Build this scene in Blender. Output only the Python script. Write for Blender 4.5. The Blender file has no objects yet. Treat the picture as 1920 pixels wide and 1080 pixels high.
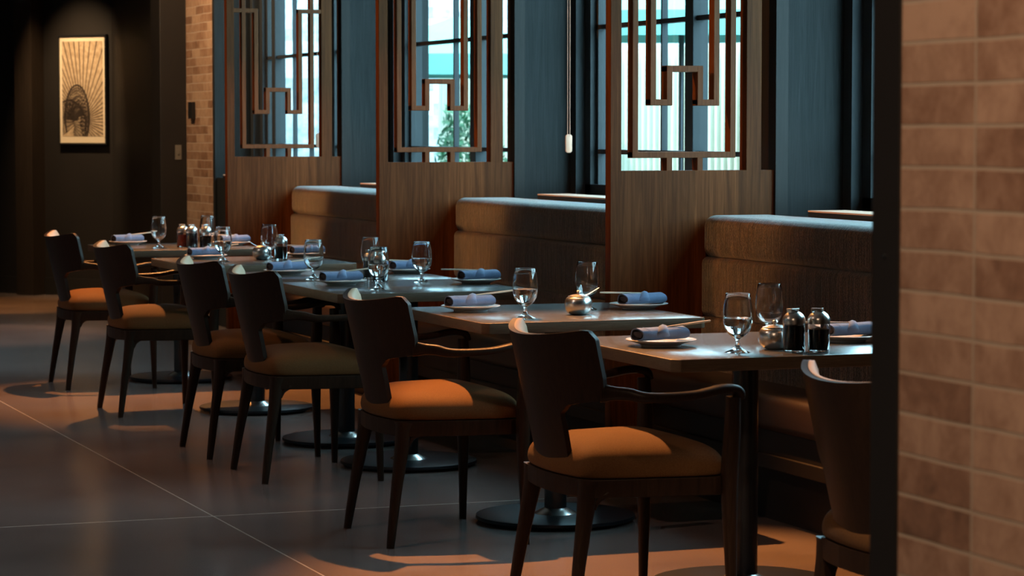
import bpy, bmesh, math, random
from mathutils import Vector, Matrix, noise
random.seed(7)
S = bpy.context.scene
COL = S.collection
PI = math.pi

# ---------------------------------------------------------------- camera
# x runs from the aisle towards the windows, y runs down the row of tables, z is up (metres)
FPX = 5000.0
pitch = math.atan(296 / FPX)
yaw = math.atan(1900 / FPX * math.cos(pitch))
fw = Vector((math.sin(yaw) * math.cos(pitch), math.cos(yaw) * math.cos(pitch), -math.sin(pitch)))
rt = Vector((math.cos(yaw), -math.sin(yaw), 0))
up = rt.cross(fw)
cam_d = bpy.data.cameras.new('camera'); cam = bpy.data.objects.new('camera', cam_d); COL.objects.link(cam)
cam_d.sensor_width = 36; cam_d.lens = FPX / 1920 * 36
cam_d.clip_start = 0.1; cam_d.clip_end = 200
cam_d.dof.use_dof = True; cam_d.dof.focus_distance = 9.3; cam_d.dof.aperture_fstop = 8
m = Matrix((rt, up, -fw)).transposed().to_4x4(); m.translation = Vector((0, 0, 1.4))
cam.matrix_world = m
S.camera = cam

# ---------------------------------------------------------------- view, world, sun, daylight
S.view_settings.view_transform = 'Standard'; S.view_settings.look = 'None'
S.view_settings.gamma = 1; S.view_settings.use_curve_mapping = False
S.view_settings.exposure = 0.0
W = bpy.data.worlds.new('world'); S.world = W; W.use_nodes = True
bg = W.node_tree.nodes['Background']
bg.inputs[0].default_value = (0.47, 0.77, 0.95, 1); bg.inputs[1].default_value = 13.0

def light(name, kind, loc, energy, color, direction=None, **k):
    d = bpy.data.lights.new(name, kind); o = bpy.data.objects.new(name, d); COL.objects.link(o)
    d.energy = energy; d.color = color; o.location = loc
    if direction is not None:
        o.rotation_mode = 'QUATERNION'; o.rotation_quaternion = Vector(direction).to_track_quat('-Z', 'Y')
    for a, v in k.items():
        if a == 'portal': d.cycles.is_portal = v
        else: setattr(d, a, v)
    return o
light('sun', 'SUN', (0, 0, 20), 5.0, (1.0, 0.93, 0.82), (0.55, -0.2, -0.8), angle=0.01)

PANELS = [9.60, 12.52, 15.445]                      # y of the wooden screens
BAYS = [(6.9, 9.56), (9.80, 12.48), (12.72, 15.40), (15.65, 18.66)]
for a, b in BAYS:                                    # sky portals in the window openings
    light('window_portal', 'AREA', (5.34, (a + b) / 2, 2.02), 1, (1, 1, 1), (-1, 0, 0), shape='RECTANGLE', size=b - a, size_y=1.95, portal=True)
# downlights inferred from the warm patches, plus unseen spots added as fill: (x, y, aim, watts, half cone)
WARM = (1.0, 0.43, 0.12); DEEP = (1.0, .38, .10)
for x, y, z, ax, ay, az, e, cone, col in [
        (3.4, 9.6, 3.34, 3.3, 7.6, 0, 1500, 38, DEEP), (3.6, 15.2, 3.34, 3.3, 13.7, 0, 1100, 42, DEEP), (2.9, 12.0, 3.34, 2.9, 11.0, 0, 60, 50, DEEP),
        (2.0, 12.9, 3.34, 4.5, 11.6, .8, 30, 46, WARM), (2.0, 9.9, 3.34, 4.5, 8.6, .8, 24, 46, WARM), (2.0, 15.8, 3.34, 4.4, 14.4, .8, 38, 46, WARM),
        (3.2, 7.6, 3.34, 4.4, 9.6, .95, 75, 26, WARM), (3.2, 10.5, 3.34, 4.4, 12.5, .95, 130, 26, WARM), (3.2, 13.4, 3.34, 4.4, 15.4, .95, 180, 26, WARM),
        (3.0, 6.1, 3.34, 3.0, 5.3, 0, 180, 34, WARM), (2.2, 4.0, 3.34, 2.9, 5.6, .8, 300, 26, (1, .7, .5)),  # second one added to brighten the nearest chair back
        (0.3, 2.4, 3.34, 2.03, 3.3, 0.9, 210, 80, (1, .68, .45)), (2.8, 20.4, 3.34, 3.75, 21.3, 0, 520, 36, WARM), (3.2, 19.6, 3.34, 3.0, 18.4, 0, 300, 36, (1, .6, .4)),
        (3.4, 17.9, 3.34, 4.8, 19.1, 1.4, 260, 80, (1, .66, .38)),
        (0.2, 7.5, 3.34, 0.9, 7.9, 0, 110, 100, (1, .66, .50)), (0.2, 11.5, 3.34, 0.9, 11.9, 0, 110, 100, (1, .66, .50)), (0.2, 16, 3.34, 0.9, 16.4, 0, 130, 100, (1, .66, .50)),  # wide unseen spots added as fill for the aisle floor
        (1.6, 10.4, 3.34, 4.4, 9.6, 1.6, 260, 30, DEEP), (1.6, 13.3, 3.34, 4.4, 12.52, 1.6, 260, 30, DEEP), (1.6, 16.2, 3.34, 4.4, 15.44, 1.6, 260, 30, DEEP)]:
    light('ceiling_or_fill_spot', 'SPOT', (x, y, z), e, col, (ax - x, ay - y, az - z), spot_size=math.radians(cone), spot_blend=0.6, shadow_soft_size=0.03)

# ---------------------------------------------------------------- node helpers
def mat(name, build=None, color=(.5, .5, .5), rough=.5, metal=0, **k):
    M = bpy.data.materials.new(name); M.use_nodes = True
    nt = M.node_tree; p = nt.nodes['Principled BSDF']
    p.inputs['Base Color'].default_value = (*color, 1); p.inputs['Roughness'].default_value = rough
    p.inputs['Metallic'].default_value = metal
    for a, v in k.items(): p.inputs[a.replace('_', ' ')].default_value = v
    if build: build(nt, p)
    return M
def nd(nt, t, **k):
    n = nt.nodes.new(t)
    for a, v in k.items():
        if a[0] == 'i' and a[1:].isdigit(): n.inputs[int(a[1:])].default_value = v
        else: setattr(n, a, v)
    return n
def coords(nt, scale=(1, 1, 1), rot=(0, 0, 0), kind='Object', loc=(0, 0, 0)):
    c = nd(nt, 'ShaderNodeTexCoord'); mp = nd(nt, 'ShaderNodeMapping')
    mp.inputs['Scale'].default_value = scale; mp.inputs['Rotation'].default_value = rot; mp.inputs['Location'].default_value = loc
    nt.links.new(c.outputs[kind], mp.inputs[0]); return mp.outputs[0]
def ramp(nt, src, stops):
    r = nd(nt, 'ShaderNodeValToRGB'); nt.links.new(src, r.inputs[0])
    e = r.color_ramp.elements
    while len(e) < len(stops): e.new(0.5)
    for q, (pos, c) in zip(e, stops): q.position = pos; q.color = (*c, 1) if len(c) == 3 else c
    return r.outputs[0]
def noisetex(nt, vec, scale=5, detail=4, rough=.55, dist=0):
    n = nd(nt, 'ShaderNodeTexNoise'); nt.links.new(vec, n.inputs['Vector'])
    n.inputs['Scale'].default_value = scale; n.inputs['Detail'].default_value = detail
    n.inputs['Roughness'].default_value = rough; n.inputs['Distortion'].default_value = dist
    return n.outputs['Fac']
def bump(nt, p, h, strength=.2, dist=.002):
    b = nd(nt, 'ShaderNodeBump'); b.inputs['Strength'].default_value = strength; b.inputs['Distance'].default_value = dist
    nt.links.new(h, b.inputs['Height']); nt.links.new(b.outputs[0], p.inputs['Normal'])
def math_n(nt, op, a, b=None, c=None):
    n = nd(nt, 'ShaderNodeMath', operation=op)
    for i, v in enumerate((a, b, c)):
        if v is None: continue
        if isinstance(v, (int, float)): n.inputs[i].default_value = v
        else: nt.links.new(v, n.inputs[i])
    return n.outputs[0]
def mixc(nt, f, a, b, mode='MIX'):
    n = nd(nt, 'ShaderNodeMix', data_type='RGBA', blend_type=mode)
    for i, v in ((0, f), (6, a), (7, b)):
        if isinstance(v, (int, float)): n.inputs[i].default_value = v
        elif isinstance(v, tuple): n.inputs[i].default_value = (*v, 1)
        else: nt.links.new(v, n.inputs[i])
    return n.outputs[2]

def wood(dark, mid, light_, scale=(30, 30, 1.6), rough=.45, boards=None, bstr=.15, spec=.25):
    def f(nt, p):
        v = coords(nt, scale)
        n1 = noisetex(nt, v, 1.0, 8, .62, 1.6)
        v2 = coords(nt, tuple(s * 6 for s in scale[:2]) + (scale[2] * 2.2,) if scale[2] < scale[0] else (scale[0] * 2.2, scale[1] * 6, scale[2] * 6))
        n2 = noisetex(nt, v2, 1.4, 3, .7)
        c = ramp(nt, n1, [(.28, dark), (.5, mid), (.72, light_)])
        c = mixc(nt, .35, c, ramp(nt, n2, [(.35, dark), (.7, light_)]), 'MIX')
        if boards:                                   # veneer boards of slightly different tone
            ax, w = boards
            t = nd(nt, 'ShaderNodeTexCoord'); s = nd(nt, 'ShaderNodeSeparateXYZ'); nt.links.new(t.outputs['Object'], s.inputs[0])
            k = math_n(nt, 'DIVIDE', s.outputs[ax], w)
            fl = math_n(nt, 'FLOOR', k)
            wn = nd(nt, 'ShaderNodeTexWhiteNoise', noise_dimensions='1D'); nt.links.new(fl, wn.inputs['W'])
            tone = math_n(nt, 'MULTIPLY_ADD', wn.outputs[0], .75, .62)
            c = mixc(nt, 1.0, c, tone_rgb(nt, tone), 'MULTIPLY')
        nt.links.new(c, p.inputs['Base Color'])
        bump(nt, p, n2, bstr, .001)
    return mat('wood', f, rough=rough, Specular_IOR_Level=spec)
def tone_rgb(nt, v):
    n = nd(nt, 'ShaderNodeCombineXYZ')
    for i in range(3): nt.links.new(v, n.inputs[i])
    return n.outputs[0]

M = {}
M['screen'] = wood((.055, .016, .0045), (.125, .040, .011), (.215, .075, .023), (34, 34, 1.5), .5, ('X', .19), .15, .1)
M['lattice'] = wood((.08, .026, .009), (.135, .047, .017), (.20, .075, .029), (40, 40, 2), .45, None, .15, .12)
M['chair'] = wood((.013, .007, .004), (.024, .013, .0075), (.036, .019, .011), (60, 60, 5), .38, None, .08, .16)
M['bluewood'] = wood((.013, .0145, .015), (.020, .022, .0225), (.031, .034, .034), (34, 34, 1.6), .45, None, .9, .12)
M['sillglint'] = mat('sill_glint', color=(.85, .60, .46), rough=.35)  # pale colour stands in for the reflected light on the sill
M['frame'] = mat('frame', color=(.035, .040, .044), rough=.45, Specular_IOR_Level=.2)
M['blackwood'] = wood((.010, .008, .007), (.016, .013, .011), (.024, .019, .016), (30, 30, 2), .45)
M['jamb'] = mat('jamb', color=(.012, .010, .009), rough=.55)
def f_top(nt, p):
    v = coords(nt, (3.0, 26, 26)); n = noisetex(nt, v, 1.2, 7, .62, 1.2)
    n3 = noisetex(nt, coords(nt), 3.0, 3)
    c = mixc(nt, .35, ramp(nt, n, [(.3, (.040, .040, .038)), (.7, (.090, .091, .088))]), ramp(nt, n3, [(.3, (.058, .058, .056)), (.8, (.085, .085, .082))]))
    nt.links.new(c, p.inputs['Base Color'])
    bump(nt, p, n, .02, .0004)
M['table'] = mat('table_top', f_top, rough=.24, Specular_IOR_Level=1.0, Coat_Weight=.5, Coat_Roughness=.16)
M['tableedge'] = wood((.085, .054, .032), (.12, .080, .050), (.17, .118, .075), (8, 8, 60), .42, None, .1)
M['darkmetal'] = mat('dark_metal', color=(.045, .05, .058), rough=.34, metal=.85)
M['post'] = mat('post_metal', color=(.09, .095, .10), rough=.27, metal=.9)
def f_seat(nt, p):
    n = noisetex(nt, coords(nt), 260, 2); n2 = noisetex(nt, coords(nt), 5, 3)
    nt.links.new(mixc(nt, .4, ramp(nt, n2, [(.35, (.105, .046, .014)), (.7, (.135, .064, .021))]), ramp(nt, n, [(.35, (.085, .036, .010)), (.7, (.155, .076, .027))])), p.inputs['Base Color'])
    bump(nt, p, n, .15, .001)
M['seat'] = mat('seat_fabric', f_seat, rough=.8, Sheen_Weight=.04, Sheen_Roughness=.4, Specular_IOR_Level=.15)
M['leather'] = mat('tan_leather', lambda nt, p: bump(nt, p, noisetex(nt, coords(nt), 180, 4), .12, .001), color=(.38, .24, .14), rough=.62, Specular_IOR_Level=.2)
def f_tweed(nt, p):
    n = noisetex(nt, coords(nt, (42, 66, 5)), 1.0, 5, .8, .4)
    n2 = noisetex(nt, coords(nt, (150, 150, 150)), 1.0, 3, .75)
    n3 = noisetex(nt, coords(nt, (7, 7, 2)), 1.0, 2, .5)
    h = math_n(nt, 'ADD', math_n(nt, 'MULTIPLY', n, .5), math_n(nt, 'MULTIPLY', n2, .5))
    c = ramp(nt, h, [(.44, (.007, .0035, .002)), (.505, (.040, .0175, .0075)), (.57, (.25, .145, .085))])
    nt.links.new(mixc(nt, 1.0, c, ramp(nt, n3, [(.3, (.75,) * 3), (.7, (1.1,) * 3)]), 'MULTIPLY'), p.inputs['Base Color'])
    bump(nt, p, h, 1.0, .006)
M['tweed'] = mat('tweed', f_tweed, rough=.55, Sheen_Weight=1.0, Sheen_Roughness=.25, Specular_IOR_Level=.5)
M['benchseat'] = mat('bench_seat', lambda nt, p: bump(nt, p, noisetex(nt, coords(nt), 200, 4), .5, .001), color=(.05, .032, .026), rough=.4)
M['benchbase'] = mat('bench_base', color=(.016, .011, .008), rough=.5)
def f_napkin(nt, p):
    n = noisetex(nt, coords(nt), 420, 2); n2 = noisetex(nt, coords(nt), 22, 3)
    nt.links.new(mixc(nt, .4, ramp(nt, n2, [(.3, (.080, .130, .235)), (.7, (.115, .180, .315))]), ramp(nt, n, [(.3, (.072, .12, .22)), (.7, (.135, .20, .34))])), p.inputs['Base Color'])
    bump(nt, p, n, .35, .0008)
M['napkin'] = mat('napkin', f_napkin, rough=.85, Sheen_Weight=.2)
M['napkin_shade'] = mat('napkin_inside_shade', color=(.045, .040, .050), rough=.9)  # shade in the hollow of the roll, put into the colour
M['china'] = mat('china', color=(.62, .60, .57), rough=.22)
M['stick'] = mat('chopstick_wood', color=(.62, .50, .36), rough=.55)
M['steel'] = mat('brushed_steel', lambda nt, p: bump(nt, p, noisetex(nt, coords(nt, (40, 40, 900)), 1, 2), .05, .0004), color=(.72, .70, .67), rough=.27, metal=1)
M['glass'] = mat('drinking_glass', color=(1, 1, 1), rough=0.0, Transmission_Weight=1, IOR=1.47)
M['water'] = mat('water', color=(1, 1, 1), rough=0.0, Transmission_Weight=1, IOR=1.33)
M['soy'] = mat('soy_sauce', color=(.006, .004, .003), rough=.08)
M['chili'] = mat('chili_oil', color=(.55, .045, .012), rough=.08, Transmission_Weight=.55)
def f_pane(nt, p):
    out = nt.nodes['Material Output']; t = nd(nt, 'ShaderNodeBsdfTransparent'); g = nd(nt, 'ShaderNodeBsdfGlossy')
    t.inputs[0].default_value = (.90, .97, .96, 1); g.inputs['Roughness'].default_value = 0.02
    lw = nd(nt, 'ShaderNodeLayerWeight'); lw.inputs[0].default_value = .5; pw = math_n(nt, 'POWER', lw.outputs['Facing'], 4.0); fr_o = math_n(nt, 'MULTIPLY_ADD', pw, .3, .03)
    mx = nd(nt, 'ShaderNodeMixShader'); nt.links.new(fr_o, mx.inputs[0])
    nt.links.new(t.outputs[0], mx.inputs[1]); nt.links.new(g.outputs[0], mx.inputs[2]); nt.links.new(mx.outputs[0], out.inputs[0])
M['pane'] = mat('window_glass', f_pane)
def f_floor(nt, p):
    n = noisetex(nt, coords(nt), .9, 4, .55); n2 = noisetex(nt, coords(nt), 3.5, 5, .6)
    c = mixc(nt, .4, ramp(nt, n, [(.3, (.095, .072, .066)), (.7, (.225, .175, .160))]), ramp(nt, n2, [(.3, (.105, .080, .072)), (.7, (.21, .165, .150))]))
    t = nd(nt, 'ShaderNodeTexCoord'); s = nd(nt, 'ShaderNodeSeparateXYZ'); nt.links.new(t.outputs['Object'], s.inputs[0])
    a = math_n(nt, 'LESS_THAN', math_n(nt, 'ABSOLUTE', math_n(nt, 'SUBTRACT', s.outputs[0], 2.398)), .0034)
    b = math_n(nt, 'LESS_THAN', math_n(nt, 'ABSOLUTE', math_n(nt, 'SUBTRACT', s.outputs[1], 9.382)), .006)
    j = math_n(nt, 'MAXIMUM', a, b)
    nt.links.new(mixc(nt, j, c, (.40, .37, .33)), p.inputs['Base Color'])
M['floor'] = mat('polished_concrete', f_floor, rough=.23)
def f_brick(bw, bh, ax, offs=0.0, freq=2, c1=(.31, .175, .115), c2=(.56, .37, .265), mortar=(.50, .40, .31), loc=(0, 0, 0), wob=.0):
    def f(nt, p):
        t = nd(nt, 'ShaderNodeTexCoord'); s = nd(nt, 'ShaderNodeSeparateXYZ'); nt.links.new(t.outputs['Object'], s.inputs[0])
        cb = nd(nt, 'ShaderNodeCombineXYZ'); nt.links.new(s.outputs[ax], cb.inputs[0])
        zz = s.outputs[2]
        if wob:
            zz = math_n(nt, 'MULTIPLY_ADD', noisetex(nt, coords(nt), 3.2, 2), wob, zz)
        nt.links.new(zz, cb.inputs[1])
        mp = nd(nt, 'ShaderNodeMapping'); mp.inputs['Location'].default_value = loc; nt.links.new(cb.outputs[0], mp.inputs[0])
        b = nd(nt, 'ShaderNodeTexBrick', offset=offs, offset_frequency=freq, squash=1.0)
        nt.links.new(mp.outputs[0], b.inputs['Vector'])
        b.inputs['Color1'].default_value = (0, 0, 0, 1); b.inputs['Color2'].default_value = (1, 1, 1, 1); b.inputs['Mortar'].default_value = (.5, .5, .5, 1)
        b.inputs['Scale'].default_value = 1; b.inputs['Mortar Size'].default_value = .0034; b.inputs['Mortar Smooth'].default_value = .35
        b.inputs['Brick Width'].default_value = bw; b.inputs['Row Height'].default_value = bh
        mo = noisetex(nt, coords(nt), 14, 5, .7, .3)
        var = math_n(nt, 'MULTIPLY_ADD', mo, .9, math_n(nt, 'MULTIPLY_ADD', b.outputs['Color'], .40, -.13))
        c = ramp(nt, var, [(.18, tuple(.58 * q for q in c1)), (.38, c1), (.75, c2)])
        nt.links.new(mixc(nt, b.outputs['Fac'], c, mortar), p.inputs['Base Color'])
        inv = math_n(nt, 'SUBTRACT', 1.0, b.outputs['Fac'])
        bump(nt, p, math_n(nt, 'MULTIPLY_ADD', mo, .5, inv), .5, .003)
    return f
M['nearbrick'] = mat('glazed_brick_near', f_brick(.2245, .0635, 1, 0, 2, loc=(-.0635, -.0133, 0), wob=.008), rough=.35)
M['farbrick'] = mat('glazed_brick_far', f_brick(.2245, .0625, 1, .5, 3, c1=(.33, .18, .105), c2=(.55, .36, .23), mortar=(.60, .46, .34), wob=.012), rough=.4)
M['whitebrick'] = mat('white_brick', f_brick(.42, .13, 0, .5, 2, (.38, .40, .42), (.72, .72, .74), (.44, .46, .47)), rough=.8)
M['darkwall'] = mat('dark_wall', lambda nt, p: nt.links.new(ramp(nt, noisetex(nt, coords(nt), 2.5, 4), [(.3, (.008, .006, .0045)), (.7, (.012, .009, .007))]), p.inputs['Base Color']), rough=.6)
M['ceil'] = mat('ceiling', color=(.32, .28, .25), rough=.8)
M['roomwall'] = mat('room_wall', color=(.22, .19, .165), rough=.8)
M['black'] = mat('black_plastic', color=(.012, .012, .013), rough=.35)
M['switch'] = mat('switch_plate', color=(.17, .15, .12), rough=.5)
M['cord'] = mat('cord', color=(.80, .42, .28), rough=.5)
M['paper'] = mat('mat_paper', color=(.70, .60, .44), rough=.8)
M['print'] = mat('print_paper', lambda nt, p: nt.links.new(ramp(nt, noisetex(nt, coords(nt), 30, 4), [(.3, (.34, .24, .14)), (.7, (.56, .43, .28))]), p.inputs['Base Color']), rough=.8)
M['ink'] = mat('ink', color=(.035, .022, .014), rough=.8)
M['pave'] = mat('paving', color=(.30, .30, .29), rough=.9)
M['fence'] = mat('cream_fence', color=(.62, .60, .47), rough=.8)
M['fenceback'] = mat('fence_back', color=(.10, .11, .075), rough=.8)
M['aqua'] = mat('aqua_canvas', color=(.16, .40, .36), rough=.8)
M['leaf'] = mat('leaf', lambda nt, p: nt.links.new(ramp(nt, noisetex(nt, coords(nt), 9, 3), [(.3, (.015, .06, .03)), (.7, (.06, .19, .08))]), p.inputs['Base Color']), rough=.6)
M['extpaint'] = mat('exterior_paint', color=(.16, .27, .30), rough=.6)

# ---------------------------------------------------------------- mesh helpers
def obj(name, bm, m, parent=None, smooth=True, kind=None, label=None, angle=40):
    me = bpy.data.meshes.new(name); bmesh.ops.recalc_face_normals(bm, faces=bm.faces[:])
    bm.to_mesh(me); bm.free()
    for q in (m if isinstance(m, (list, tuple)) else [m]): me.materials.append(q)
    if smooth:
        me.shade_smooth()
        try: me.set_sharp_from_angle(angle=math.radians(angle))
        except Exception: pass
    o = bpy.data.objects.new(name, me); COL.objects.link(o)
    if parent: o.parent = parent
    if kind: o['kind'] = kind
    if label: o['label'] = label
    return o
def struct(name, bm, m, **k): return obj(name, bm, m, kind='structure', **k)
def thing(name, label, cat, loc=(0, 0, 0), rz=0, group=None):
    o = bpy.data.objects.new(name, None); COL.objects.link(o); o.empty_display_size = .05
    o.location = loc; o.rotation_euler = (0, 0, rz); tag(o, label, cat, group); return o
def tag(o, label, cat, group=None):
    o['label'] = label; o['category'] = cat
    if group: o['group'] = group
    return o
def dup(root, loc, rz, label, group=None):
    r = root.copy(); COL.objects.link(r); r.location = loc; r.rotation_euler = (0, 0, rz); r['label'] = label
    if group: r['group'] = group
    for ch in root.children:
        c = ch.copy(); COL.objects.link(c); c.parent = r
        for g in ch.children:
            d = g.copy(); COL.objects.link(d); d.parent = c
    return r
def box(bm, lo, hi, bev=0, seg=2, mi=0):
    t = bmesh.new()
    x0, y0, z0 = lo; x1, y1, z1 = hi
    v = [t.verts.new(p) for p in ((x0, y0, z0), (x1, y0, z0), (x1, y1, z0), (x0, y1, z0), (x0, y0, z1), (x1, y0, z1), (x1, y1, z1), (x0, y1, z1))]
    for q in ((0, 3, 2, 1), (4, 5, 6, 7), (0, 1, 5, 4), (1, 2, 6, 5), (2, 3, 7, 6), (3, 0, 4, 7)): t.faces.new([v[i] for i in q])
    if bev: bmesh.ops.bevel(t, geom=t.edges[:] + t.verts[:], offset=bev, segments=seg, profile=.5, affect='EDGES')
    merge(bm, t, mi)
def merge(bm, t, mi=0):
    vm = {v: bm.verts.new(v.co) for v in t.verts}
    for f in t.faces:
        try: nf = bm.faces.new([vm[v] for v in f.verts]); nf.material_index = mi or f.material_index
        except ValueError: pass
    t.free()
def B(lo, hi, bev=0, seg=2):
    bm = bmesh.new(); box(bm, lo, hi, bev, seg); return bm
def prism(bm, pts, z0, z1, bev=0):
    t = bmesh.new(); a = [t.verts.new((x, y, z0)) for x, y in pts]; b = [t.verts.new((x, y, z1)) for x, y in pts]
    t.faces.new(a[::-1]); t.faces.new(b); n = len(pts)
    for i in range(n): t.faces.new((a[i], a[(i + 1) % n], b[(i + 1) % n], b[i]))
    if bev: bmesh.ops.bevel(t, geom=t.edges[:], offset=bev, segments=2, profile=.5, affect='EDGES')
    merge(bm, t)
def lathe(bm, prof, seg=32, c=(0, 0, 0), close=False, mi=0):
    rings = []
    for r, z in prof:
        if r < 1e-6: rings.append([bm.verts.new((c[0], c[1], c[2] + z))])
        else: rings.append([bm.verts.new((c[0] + r * math.cos(2 * PI * i / seg), c[1] + r * math.sin(2 * PI * i / seg), c[2] + z)) for i in range(seg)])
    pairs = list(zip(rings, rings[1:])) + ([(rings[-1], rings[0])] if close else [])
    for A, Bq in pairs:
        for i in range(seg):
            j = (i + 1) % seg
            vs = [A[i % len(A)], A[j % len(A)], Bq[j % len(Bq)], Bq[i % len(Bq)]]
            u = []
            for v in vs:
                if v not in u: u.append(v)
            if len(u) > 2:
                f = bm.faces.new(u); f.material_index = mi
def smooth_path(pts, n=6):
    out = []
    P = [Vector(p) for p in pts]
    for i in range(len(P) - 1):
        p0, p1, p2, p3 = P[max(i - 1, 0)], P[i], P[i + 1], P[min(i + 2, len(P) - 1)]
        for k in range(n):
            t = k / n
            out.append(.5 * ((2 * p1) + (-p0 + p2) * t + (2 * p0 - 5 * p1 + 4 * p2 - p3) * t * t + (-p0 + 3 * p1 - 3 * p2 + p3) * t ** 3))
    out.append(P[-1]); return out
def sweep(bm, path, radii, seg=12, sq=1.0, upv=Vector((0, 0, 1))):
    """path of points with (ra, rb) half sizes; superellipse section, sq<1 is boxier"""
    P = [Vector(p) for p in path]; rings = []
    for i, p in enumerate(P):
        d = (P[min(i + 1, len(P) - 1)] - P[max(i - 1, 0)]).normalized()
        a = d.cross(upv)
        if a.length < 1e-3: a = d.cross(Vector((0, 1, 0)))
        a.normalize(); b = a.cross(d).normalized()
        ra, rb = radii[i]
        ring = []
        for k in range(seg):
            th = 2 * PI * k / seg; cx, sx = math.cos(th), math.sin(th)
            ring.append(bm.verts.new(p + a * (ra * math.copysign(abs(cx) ** sq, cx)) + b * (rb * math.copysign(abs(sx) ** sq, sx))))
        rings.append(ring)
    for A, Bq in zip(rings, rings[1:]):
        for k in range(seg): bm.faces.new((A[k], A[(k + 1) % seg], Bq[(k + 1) % seg], Bq[k]))
    bm.faces.new(rings[0][::-1]); bm.faces.new(rings[-1])
def lerp(a, b, t): return a + (b - a) * t
def interp(tab, x):
    if x <= tab[0][0]: return tab[0][1]
    for (a, va), (b, vb) in zip(tab, tab[1:]):
        if x <= b:
            t = (x - a) / (b - a); t = t * t * (3 - 2 * t); return lerp(va, vb, t)
    return tab[-1][1]

# ---------------------------------------------------------------- setting
ZC = 3.4
struct('floor', B((-6.2, -4.2, -.12), (5.30, 36, 0)), M['floor'], smooth=False)
struct('ceiling', B((-6.2, -4.2, ZC), (5.75, 36, ZC + .2)), M['ceil'], smooth=False)
struct('wall_left', B((-6.3, -4.2, 0), (-6.15, 36, ZC)), M['roomwall'], smooth=False)
struct('wall_behind', B((-6.2, -4.3, 0), (5.7, -4.15, ZC)), M['roomwall'], smooth=False)
# window wall: low wall, head, piers
bm = bmesh.new()
box(bm, (4.80, 6.7, 0), (5.30, 18.66, 1.06)); box(bm, (4.80, 6.7, 2.97), (5.30, 18.66, ZC))
for a, b in ((6.6, 6.9), (9.56, 9.80), (12.48, 12.72), (15.40, 15.65)): box(bm, (4.80, a, 1.06), (5.30, b, 2.97))
struct('wall_window', bm, M['bluewood'], smooth=False)
struct('wall_front', B((4.80, -4.2, 0), (5.30, 6.6, ZC)), M['roomwall'], smooth=False)
bm = bmesh.new(); box(bm, (4.80, 18.66, 0), (5.30, 19.50, ZC))
struct('wall_brick', bm, M['farbrick'], smooth=False)
struct('trim_1', B((4.785, 18.60, 0), (5.10, 18.66, ZC)), M['bluewood'], smooth=False)
bm = bmesh.new(); box(bm, (4.60, 19.50, 0), (5.30, 19.80, ZC), .006); box(bm, (4.80, 19.80, 0), (5.30, 24.0, ZC))
struct('wall_pier', bm, M['darkwall'], smooth=False)
# angled dark wall at the end of the room
P0 = Vector((4.42, 22.55)); D = Vector((.632, -.775)).normalized(); N = Vector((D.y, -D.x))  # N towards the room (negative x, negative y)
if N.y > 0: N = -N
def wpt(k, off=0): q = P0 + D * k + N * off; return (q.x, q.y)
bm = bmesh.new(); prism(bm, [wpt(-17.5), wpt(2.2), wpt(2.2, -.2), wpt(-17.5, -.2)], 0, ZC)
struct('wall_end', bm, M['darkwall'], smooth=False)
bm = bmesh.new(); prism(bm, [wpt(-17.4, .018), wpt(1.0, .018), wpt(1.0), wpt(-17.4)], 0, .146)
struct('baseboard_end', bm, M['darkwall'], smooth=False)
def kx(px, off=0.0):      # distance along the end wall for an image column of the photograph
    lo, hi = -3.0, 3.0
    for _ in range(50):
        mid = (lo + hi) / 2; x, y = wpt(mid, off); q = Vector((x, y, 0))
        if 960 + FPX * q.dot(rt) / (q.dot(fw)) * 1.0 < px: lo = mid
        else: hi = mid
    return lo
ka, kb = kx(28, .16), kx(60, .16)
bm = bmesh.new(); prism(bm, [wpt(ka, .16), wpt(kb, .16), wpt(kb), wpt(ka)], 0, ZC)
struct('trim_2', bm, wood((.022, .016, .011), (.030, .021, .015), (.040, .029, .021)), smooth=False)
# near glazed brick wall with black steel jamb
NX = 2.03
struct('wall_right', B((NX, -4.2, 0), (NX + .16, 3.652, ZC)), M['nearbrick'], smooth=False)
bm = bmesh.new(); box(bm, (NX - .004, 3.652, 0), (NX + .165, 3.738, ZC), .002)
struct('trim_3', bm, M['jamb'], smooth=False)
bm = bmesh.new(); lathe(bm, [(0, .004), (.004, .003), (.005, 0)], 12)
sc = tag(obj('screw_head', bm, M['post']), 'tiny screw head set in the black jamb beside the glazed bricks', 'screw')
sc.rotation_euler = (0, -PI / 2, 0); sc.location = (NX - .004, 3.694, 1.203)

# windows: frame members, mullions, muntins, panes
def window(n, a, b, mull, thin):
    bm = bmesh.new(); z0, z1 = 1.06, 2.97; T0, T1 = 5.10, 5.20
    box(bm, (T0, a, z0), (T1, b, z0 + .07)); box(bm, (T0, a, z1 - .07), (T1, b, z1))
    box(bm, (T0 - .05, b - .07, z0), (T1, b, z1)); box(bm, (T0, b - .14, z0), (T1, b - .07, z1)); box(bm, (T0 + .03, b - .17, z0), (T1, b - .14, z1))
    box(bm, (T0 - .05, a, z0), (T1, a + .10, z1))
    w = struct(f'window_{n}', bm, M['frame'], smooth=False)
    for q in mull:
        t = bmesh.new(); box(t, (T0 + .012, q - .045, z0), (T1 - .01, q + .045, z1), .003); obj('mullion', t, M['frame'], w, smooth=False)
    for q in thin:
        t = bmesh.new(); box(t, (T0 + .035, q - .008, z0), (T1 - .035, q + .008, z1)); obj('muntin', t, M['frame'], w, smooth=False)
    for q in (1.293, 1.912, 2.53):
        t = bmesh.new(); box(t, (T0 + .03, a + .05, q - .0115), (T1 - .03, b - .1, q + .0115)); obj('muntin', t, M['frame'], w, smooth=False)
    t = bmesh.new(); box(t, (5.149, a + .03, z0 + .02), (5.152, b - .03, z1 - .02)); obj('pane', t, M['pane'], w, smooth=False)
    return w
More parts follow.
